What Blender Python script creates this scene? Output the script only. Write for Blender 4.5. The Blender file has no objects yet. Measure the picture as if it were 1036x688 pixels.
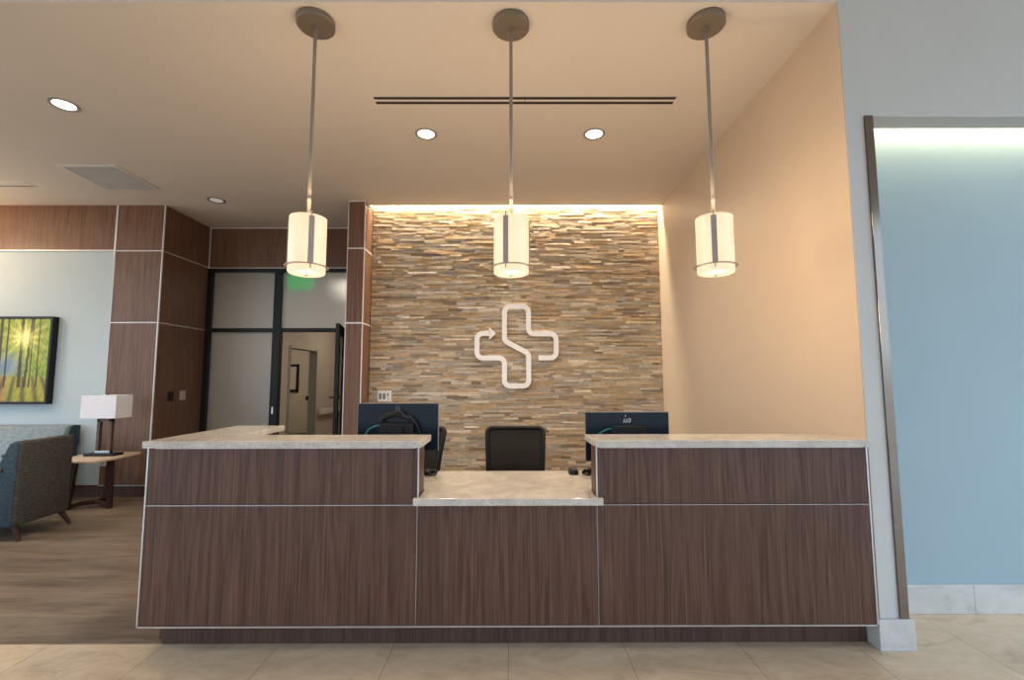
import bpy, bmesh, math, random
from mathutils import Vector, Matrix
PI = math.pi
SC = bpy.context.scene
C = SC.collection
rnd = random.Random(7)

# ------------------------------------------------------------------ materials
def new_mat(name):
    m = bpy.data.materials.new(name); m.use_nodes = True
    nt = m.node_tree; b = nt.nodes['Principled BSDF']
    return m, nt, b
def node(nt, t, **kw):
    n = nt.nodes.new(t)
    for k, v in kw.items(): setattr(n, k, v)
    return n
def ramp(nt, stops, interp='LINEAR'):
    r = node(nt, 'ShaderNodeValToRGB'); cr = r.color_ramp; cr.interpolation = interp
    while len(cr.elements) < len(stops): cr.elements.new(0.5)
    for e, (p, c) in zip(cr.elements, stops): e.position = p; e.color = (*c, 1)
    return r
def coords(nt, scale, kind='Object'):
    tc = node(nt, 'ShaderNodeTexCoord'); mp = node(nt, 'ShaderNodeMapping')
    mp.inputs['Scale'].default_value = scale
    nt.links.new(tc.outputs[kind], mp.inputs['Vector'])
    return mp.outputs['Vector']
def noise(nt, vec, scale=1, detail=4, rough=.55, dist=0):
    n = node(nt, 'ShaderNodeTexNoise'); n.inputs['Scale'].default_value = scale
    n.inputs['Detail'].default_value = detail; n.inputs['Roughness'].default_value = rough
    n.inputs['Distortion'].default_value = dist
    nt.links.new(vec, n.inputs['Vector']); return n.outputs['Fac']
def mixc(nt, a, b, fac, mode='MIX'):
    m = node(nt, 'ShaderNodeMix', data_type='RGBA', blend_type=mode)
    for s, v in ((6, a), (7, b), (0, fac)):
        if hasattr(v, 'links') or hasattr(v, 'is_linked'): nt.links.new(v, m.inputs[s])
        else: m.inputs[s].default_value = v if s == 0 else (*v, 1)
    return m.outputs[2]
def bump(nt, b, h, strength=.3, dist=.01):
    n = node(nt, 'ShaderNodeBump'); n.inputs['Strength'].default_value = strength
    n.inputs['Distance'].default_value = dist
    nt.links.new(h, n.inputs['Height']); nt.links.new(n.outputs['Normal'], b.inputs['Normal'])
def plain(name, col, rough=.5, metal=0, spec=.5, var=.04, vs=8):
    m, nt, b = new_mat(name)
    n = noise(nt, coords(nt, (1, 1, 1)), vs, 3)
    r = ramp(nt, [(0.3, tuple(max(0, c*(1-var)) for c in col)), (0.7, tuple(c*(1+var) for c in col))])
    nt.links.new(n, r.inputs['Fac']); nt.links.new(r.outputs['Color'], b.inputs['Base Color'])
    b.inputs['Roughness'].default_value = rough; b.inputs['Metallic'].default_value = metal
    b.inputs['Specular IOR Level'].default_value = spec
    return m
def emis(name, col, s):
    m, nt, b = new_mat(name)
    b.inputs['Base Color'].default_value = (.02, .02, .02, 1)
    b.inputs['Emission Color'].default_value = (*col, 1); b.inputs['Emission Strength'].default_value = s
    return m
def walnut(name, dark, mid, light, rough=.38):
    m, nt, b = new_mat(name)
    v1 = coords(nt, (13, 13, .6)); v2 = coords(nt, (110, 110, 1.6)); v3 = coords(nt, (420, 420, 9))
    n1 = noise(nt, v1, 1, 3, .5, .6); n2 = noise(nt, v2, 1, 4, .6); n3 = noise(nt, v3, 1, 2)
    w = node(nt, 'ShaderNodeMath', operation='MULTIPLY_ADD'); nt.links.new(n1, w.inputs[0]); w.inputs[1].default_value = 11
    nt.links.new(n2, w.inputs[2])
    fr = node(nt, 'ShaderNodeMath', operation='PINGPONG'); fr.inputs[1].default_value = 1.0; nt.links.new(w.outputs[0], fr.inputs[0])
    a = node(nt, 'ShaderNodeMath', operation='MULTIPLY_ADD'); nt.links.new(fr.outputs[0], a.inputs[0]); a.inputs[1].default_value = .17
    k = node(nt, 'ShaderNodeMath', operation='MULTIPLY'); nt.links.new(n2, k.inputs[0]); k.inputs[1].default_value = .85
    nt.links.new(k.outputs[0], a.inputs[2])
    a2 = node(nt, 'ShaderNodeMath', operation='MULTIPLY_ADD'); nt.links.new(n3, a2.inputs[0]); a2.inputs[1].default_value = .25; nt.links.new(a.outputs[0], a2.inputs[2])
    r = ramp(nt, [(.40, dark), (.63, mid), (.88, light)])
    nt.links.new(a2.outputs[0], r.inputs['Fac']); nt.links.new(r.outputs['Color'], b.inputs['Base Color'])
    b.inputs['Roughness'].default_value = rough; b.inputs['Specular IOR Level'].default_value = .35
    bump(nt, b, a2.outputs[0], .08, .002)
    return m

M = {}
M['walnut'] = walnut('walnut_laminate', (.044, .020, .014), (.096, .048, .036), (.160, .088, .067))
M['clad'] = walnut('wall_walnut_laminate', (.085, .042, .025), (.150, .078, .047), (.215, .120, .078))
M['kick'] = walnut('dark_walnut_laminate', (.045, .023, .018), (.08, .043, .034), (.12, .068, .054), .5)
M['darkwood'] = plain('dark_stained_wood', (.035, .017, .012), .4)
M['alu'] = plain('brushed_aluminium', (.62, .63, .65), .32, .85)
M['trimwhite'] = plain('pale_metal_trim', (.72, .72, .72), .4, .3)
M['nickel'] = plain('dark_nickel', (.30, .27, .24), .42, .6)
M['strap'] = plain('satin_grey_metal', (.33, .30, .29), .45, .25)
M['canopymetal'] = plain('painted_bronze_metal', (.21, .175, .14), .5, .4)
M['steel'] = plain('polished_stainless', (.22, .19, .165), .14, 1, var=.02)
M['blackalu'] = plain('black_aluminium', (.008, .008, .009), .45, 0, spec=.3)
M['blackplastic'] = plain('black_plastic', (.006, .006, .007), .45, spec=.3)
M['blackgloss'] = plain('glossy_dark_plastic', (.003, .009, .020), .3, spec=.25)
M['whiteplastic'] = plain('white_plastic', (.8, .8, .8), .4)
M['greyslot'] = plain('grey_socket_face', (.2, .2, .21), .5)
M['paleplate'] = plain('pale_grey_plate', (.45, .42, .39), .5)
M['ceil'] = plain('flat_ceiling_paint', (.69, .64, .595), .9, spec=.2, var=.015, vs=2)
M['greyring'] = plain('grey_trim_ring', (.26, .24, .22), .5)
M['vent'] = plain('grey_grille_paint', (.42, .42, .43), .6)
M['ventblack'] = plain('black_slot', (.008, .008, .008), .8)
M['wallpale'] = plain('pale_blue_grey_paint', (.50, .595, .635), .75, spec=.25, var=.015, vs=3)
M['wallend'] = plain('cool_white_paint', (.59, .615, .625), .75, spec=.25, var=.015, vs=3)
M['wallbeige'] = plain('warm_beige_paint', (.56, .455, .35), .42, spec=.35, var=.015, vs=3)
M['wallblue'] = plain('light_blue_panel_paint', (.355, .49, .575), .55, spec=.3, var=.02, vs=1.5)
M['hallwall'] = plain('hall_beige_paint', (.52, .45, .37), .8)
M['halljamb'] = plain('hall_grey_jamb_paint', (.30, .29, .28), .6)
M['greencarpet'] = plain('green_carpet', (.12, .13, .04), .95, vs=60, var=.3)
M['white_sign'] = plain('white_acrylic', (.92, .92, .92), .35, var=.01)
M['lampshade'] = plain('white_linen_shade', (.80, .80, .86), .9)
M['maple'] = plain('pale_maple', (.56, .43, .32), .4, var=.08, vs=14)
M['redwood'] = plain('reddish_dark_wood', (.040, .015, .010), .5, spec=.25, var=.2, vs=14)
M['teal'] = plain('teal_cable', (.012, .15, .16), .5)
M['mark'] = plain('silver_print', (.6, .62, .66), .4)

def fabric(name, c0, c1, c2):
    m, nt, b = new_mat(name)
    n = noise(nt, coords(nt, (22, 22, 150)), 1, 4, .6); n2 = noise(nt, coords(nt, (300, 300, 300)), 1, 2)
    a = node(nt, 'ShaderNodeMath', operation='MULTIPLY_ADD'); nt.links.new(n2, a.inputs[0]); a.inputs[1].default_value = .4; nt.links.new(n, a.inputs[2])
    r = ramp(nt, [(.45, c0), (.7, c1), (.95, c2)]); nt.links.new(a.outputs[0], r.inputs['Fac'])
    nt.links.new(r.outputs['Color'], b.inputs['Base Color']); b.inputs['Roughness'].default_value = .95
    b.inputs['Specular IOR Level'].default_value = .1
    bump(nt, b, a.outputs[0], .25, .004)
    return m
M['chairfab'] = fabric('grey_brown_woven_fabric', (.036, .036, .034), (.075, .073, .067), (.145, .14, .132))
M['chairdaylit'] = fabric('daylit_blue_woven_fabric', (.020, .034, .046), (.050, .074, .094), (.10, .135, .16))  # blue daylight on the armchair's sides painted into the fabric; sofa ends share it
M['sofafab'] = fabric('pale_teal_heather_fabric', (.13, .18, .20), (.25, .31, .335), (.38, .44, .46))

def quartz():
    m, nt, b = new_mat('speckled_quartz')
    v = coords(nt, (1, 1, 1))
    n1 = noise(nt, v, 130, 3, .7); n2 = noise(nt, v, 9, 4, .6, .6)
    r1 = ramp(nt, [(.33, (.34, .32, .30)), (.43, (.60, .58, .55)), (.60, (.63, .61, .58)), (.72, (.80, .79, .77))])
    r2 = ramp(nt, [(.35, (.82, .80, .78)), (.65, (1.05, 1.03, 1.0))])
    nt.links.new(n1, r1.inputs['Fac']); nt.links.new(n2, r2.inputs['Fac'])
    nt.links.new(mixc(nt, r1.outputs['Color'], r2.outputs['Color'], 1.0, 'MULTIPLY'), b.inputs['Base Color'])
    b.inputs['Roughness'].default_value = .13
    return m
M['quartz'] = quartz()

def plank_floor():
    m, nt, b = new_mat('wood_look_tile')
    tc = node(nt, 'ShaderNodeTexCoord'); mp = node(nt, 'ShaderNodeMapping')
    mp.inputs['Location'].default_value = (.35, -2.587, 0)
    nt.links.new(tc.outputs['Object'], mp.inputs['Vector'])
    br = node(nt, 'ShaderNodeTexBrick'); br.offset = .37
    for k, v in (('Scale', 1), ('Brick Width', 1.8), ('Row Height', .30), ('Mortar Size', .0022), ('Bias', 0), ('Mortar Smooth', .1)): br.inputs[k].default_value = v
    br.inputs['Color1'].default_value = (.84, .82, .80, 1); br.inputs['Color2'].default_value = (1.06, 1.03, 1.0, 1); br.inputs['Mortar'].default_value = (1.3, 1.25, 1.2, 1)
    nt.links.new(mp.outputs['Vector'], br.inputs['Vector'])
    n1 = noise(nt, coords(nt, (1.2, 7, 1)), 1, 5, .6, .5); n2 = noise(nt, coords(nt, (4, 60, 1)), 1, 4, .65, .2)
    a = node(nt, 'ShaderNodeMath', operation='MULTIPLY_ADD'); nt.links.new(n2, a.inputs[0]); a.inputs[1].default_value = .55; nt.links.new(n1, a.inputs[2])
    r = ramp(nt, [(.46, (.060, .042, .030)), (.62, (.132, .102, .076)), (.76, (.185, .146, .112)), (.95, (.25, .203, .16))])
    nt.links.new(a.outputs[0], r.inputs['Fac'])
    nt.links.new(mixc(nt, r.outputs['Color'], br.outputs['Color'], 1.0, 'MULTIPLY'), b.inputs['Base Color'])
    b.inputs['Roughness'].default_value = .42; b.inputs['Specular IOR Level'].default_value = .35
    bump(nt, b, a.outputs[0], .06, .003)
    return m
M['planks'] = plank_floor()

def stone_tile(name, loc, bw, rh, c0, c1, c2, mort, rough=.25, off=0.0):
    m, nt, b = new_mat(name)
    tc = node(nt, 'ShaderNodeTexCoord'); mp = node(nt, 'ShaderNodeMapping')
    mp.inputs['Location'].default_value = loc
    nt.links.new(tc.outputs['Object'], mp.inputs['Vector'])
    br = node(nt, 'ShaderNodeTexBrick'); br.offset = off
    for k, v in (('Scale', 1), ('Brick Width', bw), ('Row Height', rh), ('Mortar Size', .0022), ('Mortar Smooth', .1), ('Bias', 0)): br.inputs[k].default_value = v
    br.inputs['Color1'].default_value = (.93, .93, .93, 1); br.inputs['Color2'].default_value = (1.04, 1.03, 1.02, 1); br.inputs['Mortar'].default_value = (*mort, 1)
    nt.links.new(mp.outputs['Vector'], br.inputs['Vector'])
    v = coords(nt, (2.2, 4.5, 4.5))
    n1 = noise(nt, v, 1, 6, .6, 1.8); n2 = noise(nt, coords(nt, (6, 9, 9)), 1, 5, .6, 2.5)
    a = node(nt, 'ShaderNodeMath', operation='MULTIPLY_ADD'); nt.links.new(n2, a.inputs[0]); a.inputs[1].default_value = .5; nt.links.new(n1, a.inputs[2])
    r = ramp(nt, [(.5, c0), (.72, c1), (1.0, c2)]); nt.links.new(a.outputs[0], r.inputs['Fac'])
    nt.links.new(mixc(nt, r.outputs['Color'], br.outputs['Color'], 1.0, 'MULTIPLY'), b.inputs['Base Color'])
    b.inputs['Roughness'].default_value = rough
    return m
M['travertine'] = stone_tile('beige_stone_tile', (1.85, -2.0+6.1, 0), .612, 1.22, (.52, .41, .29), (.64, .515, .375), (.73, .62, .475), (.60, .58, .56))
M['marble'] = stone_tile('grey_marble_tile', (1.9-.42, 0, 0), .61, .61, (.46, .48, .49), (.58, .60, .61), (.66, .68, .69), (.55, .56, .57), .3)

def ledger():
    m, nt, b = new_mat('split_face_ledger_stone')
    at = node(nt, 'ShaderNodeAttribute', attribute_name='Col')
    v = coords(nt, (14, 14, 60)); n = noise(nt, v, 1, 5, .65, .6)
    r = ramp(nt, [(.3, (.72, .70, .68)), (.5, (.98, .97, .95)), (.72, (1.18, 1.15, 1.1))]); nt.links.new(n, r.inputs['Fac'])
    nt.links.new(mixc(nt, at.outputs['Color'], r.outputs['Color'], 1.0, 'MULTIPLY'), b.inputs['Base Color'])
    b.inputs['Roughness'].default_value = .8; b.inputs['Specular IOR Level'].default_value = .3
    bump(nt, b, noise(nt, coords(nt, (30, 30, 90)), 1, 5, .7), .5, .008)
    return m
M['ledger'] = ledger()

def painted(name, rough=.5):
    m, nt, b = new_mat(name)
    at = node(nt, 'ShaderNodeAttribute', attribute_name='Col')
    nt.links.new(at.outputs['Color'], b.inputs['Base Color']); b.inputs['Roughness'].default_value = rough
    return m
M['print'] = painted('printed_canvas', .6)

def frosted():
    m, nt, b = new_mat('frosted_glass')
    nt.nodes.remove(b); out = nt.nodes['Material Output']
    tr = node(nt, 'ShaderNodeBsdfTranslucent'); tr.inputs['Color'].default_value = (.80, .78, .74, 1)
    rf = node(nt, 'ShaderNodeBsdfRefraction'); rf.inputs['Roughness'].default_value = .42; rf.inputs['IOR'].default_value = 1.4; rf.inputs['Color'].default_value = (.9, .9, .88, 1)
    gl = node(nt, 'ShaderNodeBsdfGlossy'); gl.inputs['Roughness'].default_value = .55; gl.inputs['Color'].default_value = (.8, .8, .8, 1)
    m1 = node(nt, 'ShaderNodeMixShader'); m1.inputs[0].default_value = .5; nt.links.new(tr.outputs[0], m1.inputs[1]); nt.links.new(rf.outputs[0], m1.inputs[2])
    m2 = node(nt, 'ShaderNodeMixShader'); m2.inputs[0].default_value = .22; nt.links.new(m1.outputs[0], m2.inputs[1]); nt.links.new(gl.outputs[0], m2.inputs[2])
    nt.links.new(m2.outputs[0], out.inputs[0]); return m
M['frosted'] = frosted()
def seethrough(name, tint, t, col, rough):
    m, nt, b = new_mat(name); out = nt.nodes['Material Output']
    b.inputs['Base Color'].default_value = (*col, 1); b.inputs['Roughness'].default_value = rough
    tr = node(nt, 'ShaderNodeBsdfTransparent'); tr.inputs['Color'].default_value = (*tint, 1)
    mx = node(nt, 'ShaderNodeMixShader'); mx.inputs[0].default_value = t
    nt.links.new(b.outputs[0], mx.inputs[1]); nt.links.new(tr.outputs[0], mx.inputs[2]); nt.links.new(mx.outputs[0], out.inputs[0])
    return m
M['clearglass'] = seethrough('clear_glass', (.85, .9, .85), .86, (.02, .03, .025), .05)
M['meshfab'] = seethrough('black_mesh_fabric', (1, 1, 1), .12, (.008, .006, .005), .8)

def glow_shade():
    m, nt, b = new_mat('lit_opal_glass')
    v = coords(nt, (1, 1, 1)); sep = node(nt, 'ShaderNodeSeparateXYZ'); nt.links.new(v, sep.inputs[0])
    n = noise(nt, coords(nt, (10, 10, 3)), 1, 2)
    r = ramp(nt, [(.3, (1.0, .69, .44)), (.7, (1.0, .73, .49))]); nt.links.new(n, r.inputs['Fac'])
    b.inputs['Base Color'].default_value = (.04, .035, .03, 1); b.inputs['Roughness'].default_value = .35
    nt.links.new(r.outputs['Color'], b.inputs['Emission Color']); b.inputs['Emission Strength'].default_value = 1.17
    return m
M['shade'] = glow_shade()
M['lens'] = emis('lit_lens', (1, .93, .82), 6)
M['lensdim'] = emis('dim_lens', (1, .9, .8), .35)
M['hall_lens'] = emis('hall_lens', (1, .93, .84), 5)
M['exitgreen'] = emis('lit_green', (.02, .55, .10), 1.3)
M['exitlight'] = emis('lit_green_letters', (.05, .9, .2), 1.6)

# ------------------------------------------------------------------ mesh tools
def box(bm, a, b, bev=0, seg=2):
    """axis-aligned box between two corners"""
    lo = [min(p, q) for p, q in zip(a, b)]; hi = [max(p, q) for p, q in zip(a, b)]
    r = bmesh.ops.create_cube(bm, size=1)
    for v in r['verts']:
        v.co = Vector([lo[i] + (v.co[i]+.5)*(hi[i]-lo[i]) for i in range(3)])
    if bev:
        es = list({e for v in r['verts'] for e in v.link_edges})
        bmesh.ops.bevel(bm, geom=es, offset=min(bev, .45*min(h-l for l, h in zip(lo, hi))), segments=seg, profile=.5, affect='EDGES')
    return bm
def cyl(bm, p0, p1, r0, r1=None, n=32, caps=True):
    p0, p1 = Vector(p0), Vector(p1); r1 = r0 if r1 is None else r1
    d = p1-p0; q = d.to_track_quat('Z', 'Y').to_matrix()
    ra, rb = [], []
    for i in range(n):
        t = 2*PI*i/n; u = q @ Vector((math.cos(t), math.sin(t), 0))
        ra.append(bm.verts.new(p0+u*r0)); rb.append(bm.verts.new(p1+u*r1))
    for i in range(n):
        j = (i+1) % n; bm.faces.new((ra[i], ra[j], rb[j], rb[i]))
    if caps: bm.faces.new(ra[::-1]); bm.faces.new(rb)
    return bm
def lathe(bm, prof, n=48, c=(0, 0), close=False):
    rings = []
    for r, z in prof:
        if r < 1e-6: rings.append([bm.verts.new((c[0], c[1], z))]); continue
        rings.append([bm.verts.new((c[0]+r*math.cos(2*PI*i/n), c[1]+r*math.sin(2*PI*i/n), z)) for i in range(n)])
    pairs = list(zip(rings, rings[1:])) + ([(rings[-1], rings[0])] if close else [])
    for a, b in pairs:
        for i in range(n):
            j = (i+1) % n
            if len(a) == 1 and len(b) == 1: continue
            if len(a) == 1: bm.faces.new((a[0], b[j], b[i]))
            elif len(b) == 1: bm.faces.new((a[i], a[j], b[0]))
            else: bm.faces.new((a[i], a[j], b[j], b[i]))
    return bm
def tube(bm, pts, r, n=10, closed=False):
    pts = [Vector(p) for p in pts]; L = len(pts); rings = []
    up = Vector((0, 0, 1))
    prev = None
    for i, p in enumerate(pts):
        a = pts[(i-1) % L] if closed or i > 0 else p
        b = pts[(i+1) % L] if closed or i < L-1 else p
        t = (b-a).normalized()
        if prev is None:
            u = t.cross(up)
            if u.length < 1e-3: u = t.cross(Vector((1, 0, 0)))
        else: u = prev - t*prev.dot(t)
        u.normalize(); prev = u; w = t.cross(u)
        rr = r[i] if isinstance(r, (list, tuple)) else r
        rings.append([bm.verts.new(p + u*rr*math.cos(2*PI*k/n) + w*rr*math.sin(2*PI*k/n)) for k in range(n)])
    for i in range(L if closed else L-1):
        a, b = rings[i], rings[(i+1) % L]
        for k in range(n):
            j = (k+1) % n; bm.faces.new((a[k], a[j], b[j], b[k]))
    if not closed: bm.faces.new(rings[0][::-1]); bm.faces.new(rings[-1])
    return bm
def prism(bm, poly, axis, a, b, bev=0):
    """extrude a 2-D outline along an axis: axis 'y' -> poly in xz, 'z' -> poly in xy, 'x' -> poly in yz"""
    def P(p, t): return {'y': (p[0], t, p[1]), 'z': (p[0], p[1], t), 'x': (t, p[0], p[1])}[axis]
    va = [bm.verts.new(P(p, a)) for p in poly]; vb = [bm.verts.new(P(p, b)) for p in poly]
    fs = [bm.faces.new(va[::-1]), bm.faces.new(vb)]
    n = len(poly)
    for i in range(n): fs.append(bm.faces.new((va[i], va[(i+1) % n], vb[(i+1) % n], vb[i])))
    bmesh.ops.recalc_face_normals(bm, faces=fs)
    if bev:
        es = list({e for f in fs for e in f.edges})
        bmesh.ops.bevel(bm, geom=es, offset=bev, segments=2, profile=.5, affect='EDGES')
    return bm
def fillet(pts, rad, n=8, closed=False):
    out = []; L = len(pts)
    for i, p in enumerate(pts):
        p = Vector(p)
        if not closed and i in (0, L-1): out.append(p); continue
        a, b = Vector(pts[i-1]), Vector(pts[(i+1) % L])
        u, v = (a-p), (b-p)
        ang = u.angle(v); d = min(rad/math.tan(ang/2), .49*u.length, .49*v.length)
        r = d*math.tan(ang/2); u.normalize(); v.normalize()
        cen = p + (u+v).normalized()*(r/math.sin(ang/2))
        s, e = p+u*d, p+v*d
        for k in range(n+1):
            t = k/n; q = (s-cen).lerp(e-cen, t)
            out.append(cen + q.normalized()*r)
    return out
def rrect(x0, x1, z0, z1, r, n=6):
    out = []
    for cx, cz, a0 in ((x1-r, z1-r, 0), (x0+r, z1-r, 90), (x0+r, z0+r, 180), (x1-r, z0+r, 270)):
        for k in range(n+1):
            t = math.radians(a0+90*k/n); out.append((cx+r*math.cos(t), cz+r*math.sin(t)))
    return out

def link(name, bm, mat, parent=None, smooth=None, origin=None):
    """one mesh object; verts are in the parent's frame (or the world's, moved to `origin`)"""
    me = bpy.data.meshes.new(name)
    if origin is not None: bmesh.ops.translate(bm, verts=bm.verts, vec=-Vector(origin))
    bmesh.ops.recalc_face_normals(bm, faces=bm.faces)
    bm.to_mesh(me); bm.free()
    for mm in (mat if isinstance(mat, (list, tuple)) else [mat]): me.materials.append(mm)
    if smooth is not None:
        for p in me.polygons: p.use_smooth = True
        me.set_sharp_from_angle(angle=math.radians(smooth))
    o = bpy.data.objects.new(name, me); C.objects.link(o)
    if parent is not None: o.parent = parent
    if origin is not None: o.location = origin
    return o
def B(): return bmesh.new()
def tag(o, label, cat, group=None):
    o['label'] = label; o['category'] = cat
    if group: o['group'] = group
    return o
def thing(name, label, cat, loc=(0, 0, 0), rz=0, group=None):
    o = bpy.data.objects.new(name, None); C.objects.link(o); o.empty_display_size = .1
    o.location = loc; o.rotation_euler = (0, 0, rz); return tag(o, label, cat, group)
def struct(name, bm, mat, parent=None, smooth=None, origin=None):
    o = link(name, bm, mat, parent, smooth, origin)
    if parent is None: o['kind'] = 'structure'
    return o
def sbox(name, a, b, mat, parent=None, bev=0): return struct(name, box(B(), a, b, bev), mat, parent)
def pbox(name, a, b, mat, parent, bev=0, smooth=None): return link(name, box(B(), a, b, bev), mat, parent, smooth)
def dup(root, loc, label, rz=None):
    r = root.copy(); C.objects.link(r); r.location = loc; r['label'] = label
    if rz is not None: r.rotation_euler = (0, 0, rz)
    for ch in list(root.children):
        c = ch.copy(); C.objects.link(c); c.parent = r
        for g in ch.children:
            d = g.copy(); C.objects.link(d); d.parent = c
    return r
def light(kind, name, loc, energy, col, rot=(0, 0, 0), **kw):
    l = bpy.data.lights.new(name, kind); l.energy = energy; l.color = col
    for k, v in kw.items(): setattr(l, k, v)
    o = bpy.data.objects.new(name, l); C.objects.link(o); o.location = loc; o.rotation_euler = rot
    return o

# ------------------------------------------------------------------ the room
H = 3.629            # ceiling over the reception
XR = 1.939           # left face of the partition on the right
YE = 2.52            # plane of the partition's end, and of the bulkhead
YS = 5.85            # plane behind the stone
WARM = (1.0, .71, .43); NEUT = (1.0, .83, .64)
KX = -4.39           # dark panelled return wall on the left

def rect_floor(name, x0, x1, y0, y1, mat, z=0):
    bm = B(); box(bm, (x0, y0, z-.05), (x1, y1, z)); return struct(name, bm, mat)
rect_floor('floor', -9, XR, 2.587, 6.6, M['planks'])
bm = B(); box(bm, (-9, -6, -.05), (7, 2.587, 0)); box(bm, (XR, 2.587, -.05), (7, 2.95, 0))
struct('floor', bm, M['travertine'])
# ceilings
bm = B()
box(bm, (-9, YE+.002, H), (XR, 5.69, H+.1))
box(bm, (-9, 5.69, H), (-1.80, 6.75, H+.1))
struct('ceiling', bm, M['ceil'])
sbox('ceiling', (-9, -6, 4.45), (7, 2.66, 4.55), M['ceil'])
# lobby's far side: tall windows between dark mullions
bm = B(); box(bm, (-9, -5.1, 3.1), (7, -5, 4.45)); box(bm, (-9, -5.1, 0), (7, -5, .35))
struct('wall_lobby', bm, M['wallend'])
mul = bpy.data.objects.new('window_2', None); C.objects.link(mul); mul['kind'] = 'structure'; mul.location = (0, -5.05, .35)
for k in range(11): pbox('mullion', (-9+1.6*k-.04, -.06, 0), (-9+1.6*k+.04, .06, 2.75), M['blackalu'], mul)
pbox('transom', (-9, -.06, 1.95), (7, .06, 2.03), M['blackalu'], mul)
# bulkhead above the edge of the low ceiling and above the niche
bm = B(); box(bm, (-9, YE, H+.1), (XR, YE+.12, 4.45))
struct('wall_bulkhead', bm, M['wallend'])
bm = B(); box(bm, (XR, YE, 2.919), (7, YE+.126, 4.45)); box(bm, (XR, YE, .1), (2.083, YE+.126, 2.919))
struct('wall_front', bm, M['wallend'])
# partition: warm painted left face
bm = B(); box(bm, (XR-.004, YE+.004, 0), (2.078, 6.6, H+.25)); struct('wall_right', bm, M['wallbeige'])
# niche
bm = B(); box(bm, (2.078, 2.89, .0), (7, 3.0, 3.5)); box(bm, (2.078, 2.66, 3.30), (7, 2.89, 3.36)); struct('wall_niche', bm, M['wallblue'])
bm = B(); box(bm, (2.079, 2.872, 0), (7, 2.889, .166), .003)
struct('baseboard_niche', bm, M['marble'])
bm = B(); box(bm, (1.918, 2.498, 0), (2.106, 2.72, .156), .003)
struct('baseboard_end', bm, M['marble'])
struct('trim_1', box(box(B(), (2.040, 2.508, .156), (2.0845, YE+.002, 2.921), .002), (2.0825, 2.508, .156), (2.0865, 2.56, 2.921), .001), M['steel'])
# wall behind the stone, with the white strip that shows above the ceiling's edge
bm = B(); box(bm, (-1.80, YS, 0), (XR, 6.2, H+.5)); box(bm, (-1.80, 5.60, H+.42), (XR, YS, H+.5)); box(bm, (-1.80, 5.60, H+.1), (XR, 5.69, H+.42))
struct('wall_back', bm, plain('white_cove_paint', (.8, .78, .74), .8))

# split-face ledger stone: one mesh, every strip its own little block
def ledger_wall():
    bm = B(); lay = bm.loops.layers.float_color.new('Col')
    pal = [((.37, .285, .185), 20), ((.30, .225, .145), 14), ((.42, .345, .25), 14), ((.35, .31, .26), 17), ((.28, .265, .24), 12),
           ((.48, .42, .34), 10), ((.19, .155, .12), 6), ((.41, .28, .165), 7), ((.38, .36, .34), 12), ((.23, .20, .15), 6), ((.52, .475, .42), 6)]
    cols = [c for c, w in pal for _ in range(w)]
    z = 0.0
    while z < H+.005:
        h = rnd.choice((.018, .022, .026, .032)); x = -1.80 - rnd.random()*.2
        warm = rnd.random()
        while x < XR:
            w = rnd.choice((.07, .11, .15, .2, .26, .34)) * rnd.uniform(.8, 1.2)
            a, b2 = max(x, -1.80), min(x+w, XR-.004)
            if b2-a > .012:
                c = rnd.choice(cols); g0 = .3*c[0]+.5*c[1]+.2*c[2]; c = tuple(k+(g0-k)*.13 for k in c); s = rnd.uniform(.86, 1.10)*.95; c = tuple(k*s*q for k, q in zip(c, (1.48, 1.42, 1.33)))
                d = rnd.uniform(.004, .017)
                fs0 = len(bm.faces)
                y1 = YS-d; t = rnd.uniform(-.004, .004); t2 = rnd.uniform(-.003, .003)
                g = .0007
                v = [bm.verts.new(p) for p in ((a+g, y1+t, z+g), (b2-g, y1-t, z+g), (b2-g, y1-t+t2, z+h-g), (a+g, y1+t+t2, z+h-g),
                                               (a+g, YS, z+g), (b2-g, YS, z+g), (b2-g, YS, z+h-g), (a+g, YS, z+h-g))]
                for q in ((0, 1, 2, 3), (1, 5, 6, 2), (4, 0, 3, 7), (3, 2, 6, 7), (0, 4, 5, 1)):
                    f = bm.faces.new([v[i] for i in q])
                    for l in f.loops: l[lay] = (*c, 1)
            x += w
        z += h
    return bm
o = struct('wall_back', ledger_wall(), M['ledger'])

# left: wall with the picture, wood fascia, wood pillar and return wall
sbox('wall_left', (-9, 5.70, 0), (-5.0, 5.85, 3.05), M['wallpale'])
bm = B(); box(bm, (-9, 5.672, 3.046), (-5.004, 5.85, H), .002); struct('wall_fascia', bm, M['clad'])
PB = [(.145, 2.118), (2.130, 3.030), (3.042, H)]
bm = B()
for z0, z1 in PB: box(bm, (-4.985, 5.672, z0), (KX-.006, 5.86, z1), .001)
struct('wall_pillar', bm, M['clad'])
bm = B()
for z0, z1 in PB: box(bm, (KX-.05, 5.68, z0), (KX, 6.59, z1), .001)
struct('wall_return', bm, M['clad'])
bm = B(); box(bm, (-9, 5.686, 0), (-4.99, 5.70, .142)); box(bm, (-4.99, 5.69, 0), (KX-.01, 5.85, .138)); box(bm, (KX-.04, 5.70, 0), (KX-.008, 6.59, .138))
struct('baseboard_left', bm, M['kick'])
bm = B()   # pale metal reveals between the wood panels
for z0, z1 in ((.136, .147), (2.116, 2.132), (3.028, 3.044)): box(bm, (-4.985, 5.675, z0), (KX-.002, 5.70, z1)); box(bm, (KX-.02, 5.675, z0), (KX-.003, 6.59, z1))
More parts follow.
